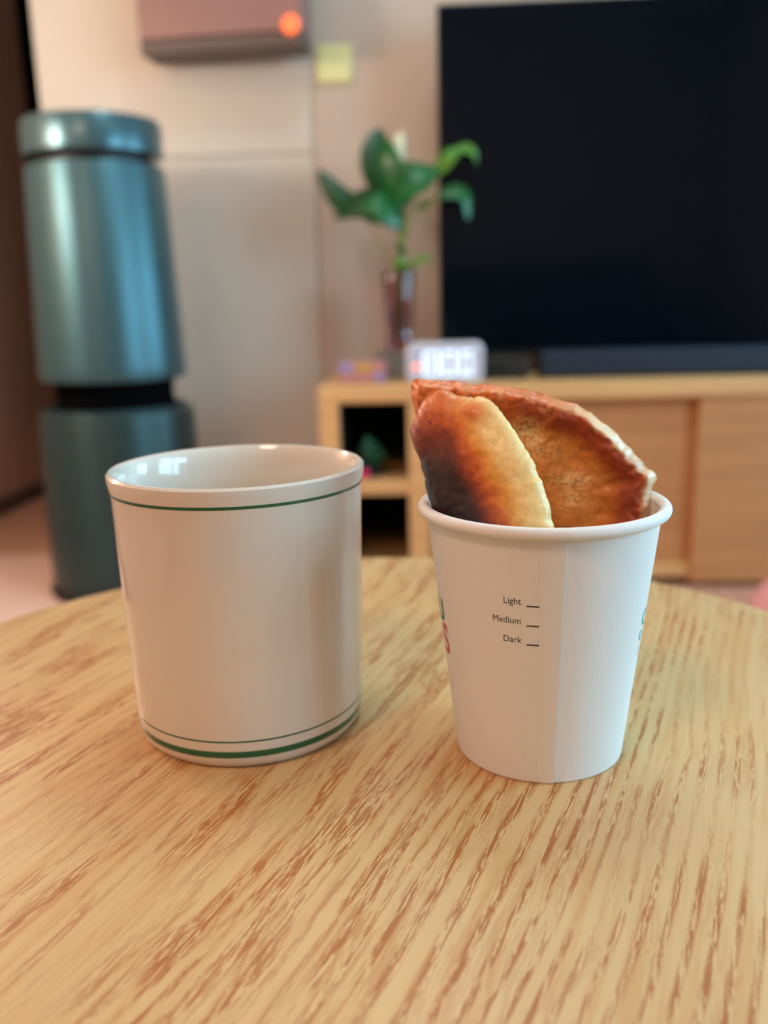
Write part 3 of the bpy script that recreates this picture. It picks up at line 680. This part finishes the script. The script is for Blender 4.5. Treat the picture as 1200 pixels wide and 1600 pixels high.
# ------------------------------------------------------------------ fried pancake pieces
def vcol_mat(name, rough=0.42, bump=0.32, coat=0.22):
    m = bpy.data.materials.new(name); m.use_nodes = True; nt = m.node_tree; b = nt.nodes['Principled BSDF']; L = nt.links.new; N = nt.nodes.new
    at = N('ShaderNodeAttribute'); at.attribute_name = 'crust'
    tc = N('ShaderNodeTexCoord')
    n1 = N('ShaderNodeTexNoise'); n1.inputs['Scale'].default_value = 420; n1.inputs['Detail'].default_value = 6; n1.inputs['Roughness'].default_value = 0.65
    n2 = N('ShaderNodeTexNoise'); n2.inputs['Scale'].default_value = 1500; n2.inputs['Detail'].default_value = 3
    L(tc.outputs['Object'], n1.inputs['Vector']); L(tc.outputs['Object'], n2.inputs['Vector'])
    mr = N('ShaderNodeMapRange'); mr.inputs[1].default_value = 0.3; mr.inputs[2].default_value = 0.7; mr.inputs[3].default_value = 0.86; mr.inputs[4].default_value = 1.12
    L(n1.outputs[0], mr.inputs[0])
    h = N('ShaderNodeHueSaturation'); L(at.outputs['Color'], h.inputs['Color']); L(mr.outputs[0], h.inputs['Value'])
    L(h.outputs[0], b.inputs['Base Color'])
    ad = N('ShaderNodeMath'); ad.operation = 'ADD'; L(n1.outputs[0], ad.inputs[0]); 
    ml = N('ShaderNodeMath'); ml.operation = 'MULTIPLY'; ml.inputs[1].default_value = 0.4; L(n2.outputs[0], ml.inputs[0]); L(ml.outputs[0], ad.inputs[1])
    bp = N('ShaderNodeBump'); bp.inputs['Strength'].default_value = bump; bp.inputs['Distance'].default_value = 0.0006
    L(ad.outputs[0], bp.inputs['Height']); L(bp.outputs[0], b.inputs['Normal'])
    b.inputs['Roughness'].default_value = rough; b.inputs['Coat Weight'].default_value = coat; b.inputs['Coat Roughness'].default_value = 0.25
    b.inputs['Subsurface Weight'].default_value = 0.12; b.inputs['Subsurface Radius'].default_value = (0.004, 0.002, 0.001); b.inputs['Subsurface Scale'].default_value = 1.0
    return m
M['crust'] = vcol_mat('fried_crust')

def smooth(a, b, x):
    t = max(0.0, min(1.0, (x - a) / (b - a))); return t * t * (3 - 2 * t)
def mixc(a, b, t): return tuple(a[i] + (b[i] - a[i]) * t for i in range(3))
def nz(u, v, s, seed=0.0): return noise.noise(Vector((u * s, v * s, seed)))

def pancake(name, outline, frame, front, back, colfn, nr=70, nth=420, centre=None):
    """closed slab over a star-shaped outline (mm), front(t,u,v)/back(t,u,v) give offsets in mm"""
    pts = catmull([Vector((x, y, 0)) for x, y in outline], 10, closed=True)
    c = Vector((centre[0], centre[1], 0)) if centre else sum(pts, Vector()) / len(pts)
    # resample by arc length
    Ls = [0]
    for i in range(len(pts)): Ls.append(Ls[-1] + (pts[(i + 1) % len(pts)] - pts[i]).length)
    tot = Ls[-1]; res = []; j = 0
    for k in range(nth):
        s = tot * k / nth
        while Ls[j + 1] < s: j += 1
        q = (s - Ls[j]) / max(1e-9, Ls[j + 1] - Ls[j]); o_ = pts[j].lerp(pts[(j + 1) % len(pts)], q); res.append(o_ + (o_ - c).normalized() * (0.55 * nz(o_.x, o_.y, 0.33, 41) + 0.35 * nz(o_.x, o_.y, 0.9, 43)))
    P0, uu, vv, nn = frame
    bm = bmesh.new(); lay = bm.loops.layers.float_color.new('crust')
    info = {}
    def add(t, o, sidefn, sgn):
        p = c + (o - c) * t; u, v = p.x, p.y
        off = sidefn(t, u, v)
        vert = bm.verts.new(P0 + uu * (u / 1000) + vv * (v / 1000) + nn * (off / 1000)); info[vert] = (u, v, t, sgn); return vert
    def tt(k): return math.sin(k / nr * math.pi / 2)
    F_ = [[add(tt(k), o, front, 1) for o in res] for k in range(1, nr + 1)]
    B_ = [[add(tt(k), o, back, -1) for o in res] for k in range(2, nr, 4)]
    fc = add(0, c, front, 1); bc = add(0, c, back, -1)
    for i in range(nth):
        j = (i + 1) % nth
        bm.faces.new((fc, F_[0][i], F_[0][j])); bm.faces.new((bc, B_[0][j], B_[0][i]))
        for A, B in zip(F_[:-1], F_[1:]): bm.faces.new((A[i], B[i], B[j], A[j]))
        for A, B in zip(B_[:-1], B_[1:]): bm.faces.new((A[i], A[j], B[j], B[i]))
        bm.faces.new((F_[-1][i], B_[-1][i], B_[-1][j], F_[-1][j]))
    cache = {}
    for f in bm.faces:
        for l in f.loops:
            if l.vert not in cache:
                cache[l.vert] = lin(tuple(max(0, min(255, x)) for x in colfn(*info[l.vert])))
            l[lay] = cache[l.vert]
    return obj(name, bm, M['crust'], smooth=True)

def frame(P0, yaw, lean):
    a = R_(yaw); uu = Vector((math.cos(a), math.sin(a), 0)); w = Vector((-math.sin(a), math.cos(a), 0)); l = R_(lean)
    vv = Vector((0, 0, 1)) * math.cos(l) + w * math.sin(l); nn = uu.cross(vv)
    if nn.y > 0: nn = -nn
    return (Vector(P0), uu, vv, nn)       # nn points at the viewer's side

front_out = [(-21.9, 8.4), (-23.0, 13.7), (-24.9, 18.9), (-27.2, 23.3), (-29.0, 28.1), (-27.4, 32.3), (-25.6, 36.0), (-23.0, 38.9), (-17.8, 41.0), (-11.9, 39.4), (-7.0, 39.2), (-3.0, 39.2), (1.4, 36.0), (5.4, 31.7), (9.6, 26.3), (13.4, 20.9), (16.3, 15.8), (18.9, 10.4), (21.3, 1.9), (21, -10), (17, -35), (12, -56), (7, -60), (2, -56), (-4, -35), (-14, -10)]
def f_front(t, u, v):
    # soft pillow, its right border a broad rounded side
    w = (1 - t ** 3.2) ** 0.5
    o = (7.5 - 3.5 * smooth(0, 1, -v / 40)) * w
    o += 0.9 * nz(u, v, 0.11, 3) * w + 0.35 * nz(u, v, 0.35, 7) * w
    o += 1.0 * math.exp(-((u + 5.5) ** 2 + (v - 35) ** 2) / 14)       # a blister near the top
    o -= 0.8 * math.exp(-((u + 16) ** 2 + (v - 24) ** 2) / 40)
    return o
def b_front(t, u, v): return -4.0 * (1 - t ** 3) ** 0.5
def c_front(u, v, t, sgn):
    n = nz(u, v, 0.12, 1) * 3 + nz(u, v, 0.5, 2) * 1.2
    edge = 21.5 - 0.30 * v - 0.0095 * v * v
    d = edge - u + n * 0.7
    ub = 12.3 - 0.68 * v                       # right limit of the browned patch
    q = ub - u + n * 0.9
    pale, gold, org, brn, dark = (252, 214, 140), (240, 170, 74), (212, 104, 30), (128, 46, 16), (44, 20, 14)
    col = mixc(pale, gold, smooth(4, 10, d))
    col = mixc(col, org, smooth(-3.5, 2.0, q))
    col = mixc(col, brn, smooth(0.5, 7.0, q) * (1 - 0.75 * smooth(25, 33, v)))
    dk = smooth(5.5, 12.5, q) * (1 - smooth(15, 28, v + n * 0.8)) * (1 - 0.8 * (1 - smooth(-25, -20, u)) * smooth(8, 14, v))
    col = mixc(col, dark, dk * 0.96)
    fl = smooth(0.2, 0.5, nz(u, v, 0.55, 9)) * (1 - smooth(-17, -9, u)) * smooth(16, 24, v) * (1 - smooth(31, 35, v))
    col = mixc(col, (96, 34, 16), fl * 0.75)
    col = mixc(col, (168, 92, 70), (1 - smooth(-28.5, -22, u)) * smooth(6, 14, v) * (1 - smooth(30, 34, v)) * 0.55)
    col = mixc(col, (222, 122, 50), smooth(33, 37.5, v + n * .6) * 0.75 * (1 - smooth(-13, -5, u)))
    col = mixc(col, (210, 100, 30), math.exp(-(((u + 5.0) / 4.4) ** 2 + ((v - 35.0) / 3.0) ** 2)) * 0.95)
    if sgn < 0: col = (226, 160, 84)
    return col
p1 = pancake('pancake_piece', front_out, frame((.016, .268, .560), -30, 6), f_front, b_front, c_front, centre=(-4, 8))
tag(p1, 'puffy front pancake piece with a dark burnt patch and pale golden side', 'pancake', 'fried pancake pieces in the paper cup')

back_out = [(-41.4, 30.4), (-43.0, 36.0), (-43.1, 41.8), (-40.5, 43.2), (-36.2, 42.7), (-28.3, 42.2), (-22.0, 40.9), (-16.5, 41.0), (-7.2, 39.7), (-1.1, 38.4), (6.5, 36.0), (14.1, 33.2), (19.4, 29.3), (25.5, 24.2), (30.0, 19.0), (33.6, 15.2), (36.9, 12.8), (37.2, 10.2), (36.0, 8.0), (36.0, 5.0), (36.0, 0.4), (34.4, -5.9), (31, -22), (25, -45), (16, -64), (6, -69), (-8, -66), (-19, -42), (-28, -14), (-32.5, 4), (-38, 20)]
def f_back(t, u, v):
    # a hollow face inside a thick curled border
    w = (1 - smooth(0.90, 1.0, t) ** 2)
    o = 1.0 + 5.0 * smooth(0.60, 0.90, t) * w
    o += 0.9 * smooth(0.75, 0.9, t) * nz(u, v, 0.42, 15)
    o += (0.9 * nz(u, v, 0.12, 5) + 0.4 * nz(u, v, 0.3, 8)) * (0.4 + w) + 0.14 * nz(u, v, 0.8, 4)
    return o
def b_back(t, u, v): return -4.0 * (1 - t ** 4) ** 0.5 + 1.0
def c_back(u, v, t, sgn):
    n = nz(u, v, 0.16, 11) * 1.0 + nz(u, v, 0.45, 12) * 0.6
    pale, tan_, ring, gold, centre = (240, 208, 166), (222, 150, 86), (168, 66, 22), (230, 150, 66), (216, 130, 50)
    k = t + n * 0.03
    col = mixc(centre, gold, smooth(-0.3, 0.5, n))
    col = mixc(col, ring, smooth(0.66, 0.82, k))
    right = smooth(0, 22, u)
    rimc = mixc((214, 118, 58), pale, right)
    col = mixc(col, rimc, smooth(0.885, 0.945, k))
    # orange mottling along the top left
    tl = (1 - smooth(-16, -2, u)) * smooth(28, 34, v)
    col = mixc(col, mixc((238, 146, 70), (200, 88, 38), smooth(-0.2, 0.5, nz(u, v, 0.6, 21))), tl * 0.75)
    # whitish dry flour
    for cu_, cv, ru, rv, s in ((-5, 26, 4, 5, .75), (-1.5, 22, 3, 5, .7), (4, 19.5, 3, 4, .4), (8.7, 9.8, 4, 3, .55), (14, 9.9, 4, 2.5, .55), (11, 4, 3.5, 4.5, .5), (3, 10, 3, 3, .3), (2, 32, 3, 3, .25)):
        g = math.exp(-(((u - cu_) / ru) ** 2 + ((v - cv) / rv) ** 2)) * s
        col = mixc(col, (250, 230, 184), min(1, g * 1.3) * smooth(-0.15, 0.35, nz(u, v, 0.9, 31) + 0.2))
    # deep brown on the right, just inside the border
    g = math.exp(-(((u - 29) / 5) ** 2 + ((v - 4) / 12) ** 2))
    col = mixc(col, (150, 62, 28), g * 0.75)
    if sgn < 0: col = (214, 150, 84)
    return col
p2 = pancake('pancake_piece', back_out, frame((.034, .290, .560), -10, 5), f_back, b_back, c_back, centre=(-3, 2))
tag(p2, 'larger rear pancake piece with curled pale border and floury golden face', 'pancake', 'fried pancake pieces in the paper cup')
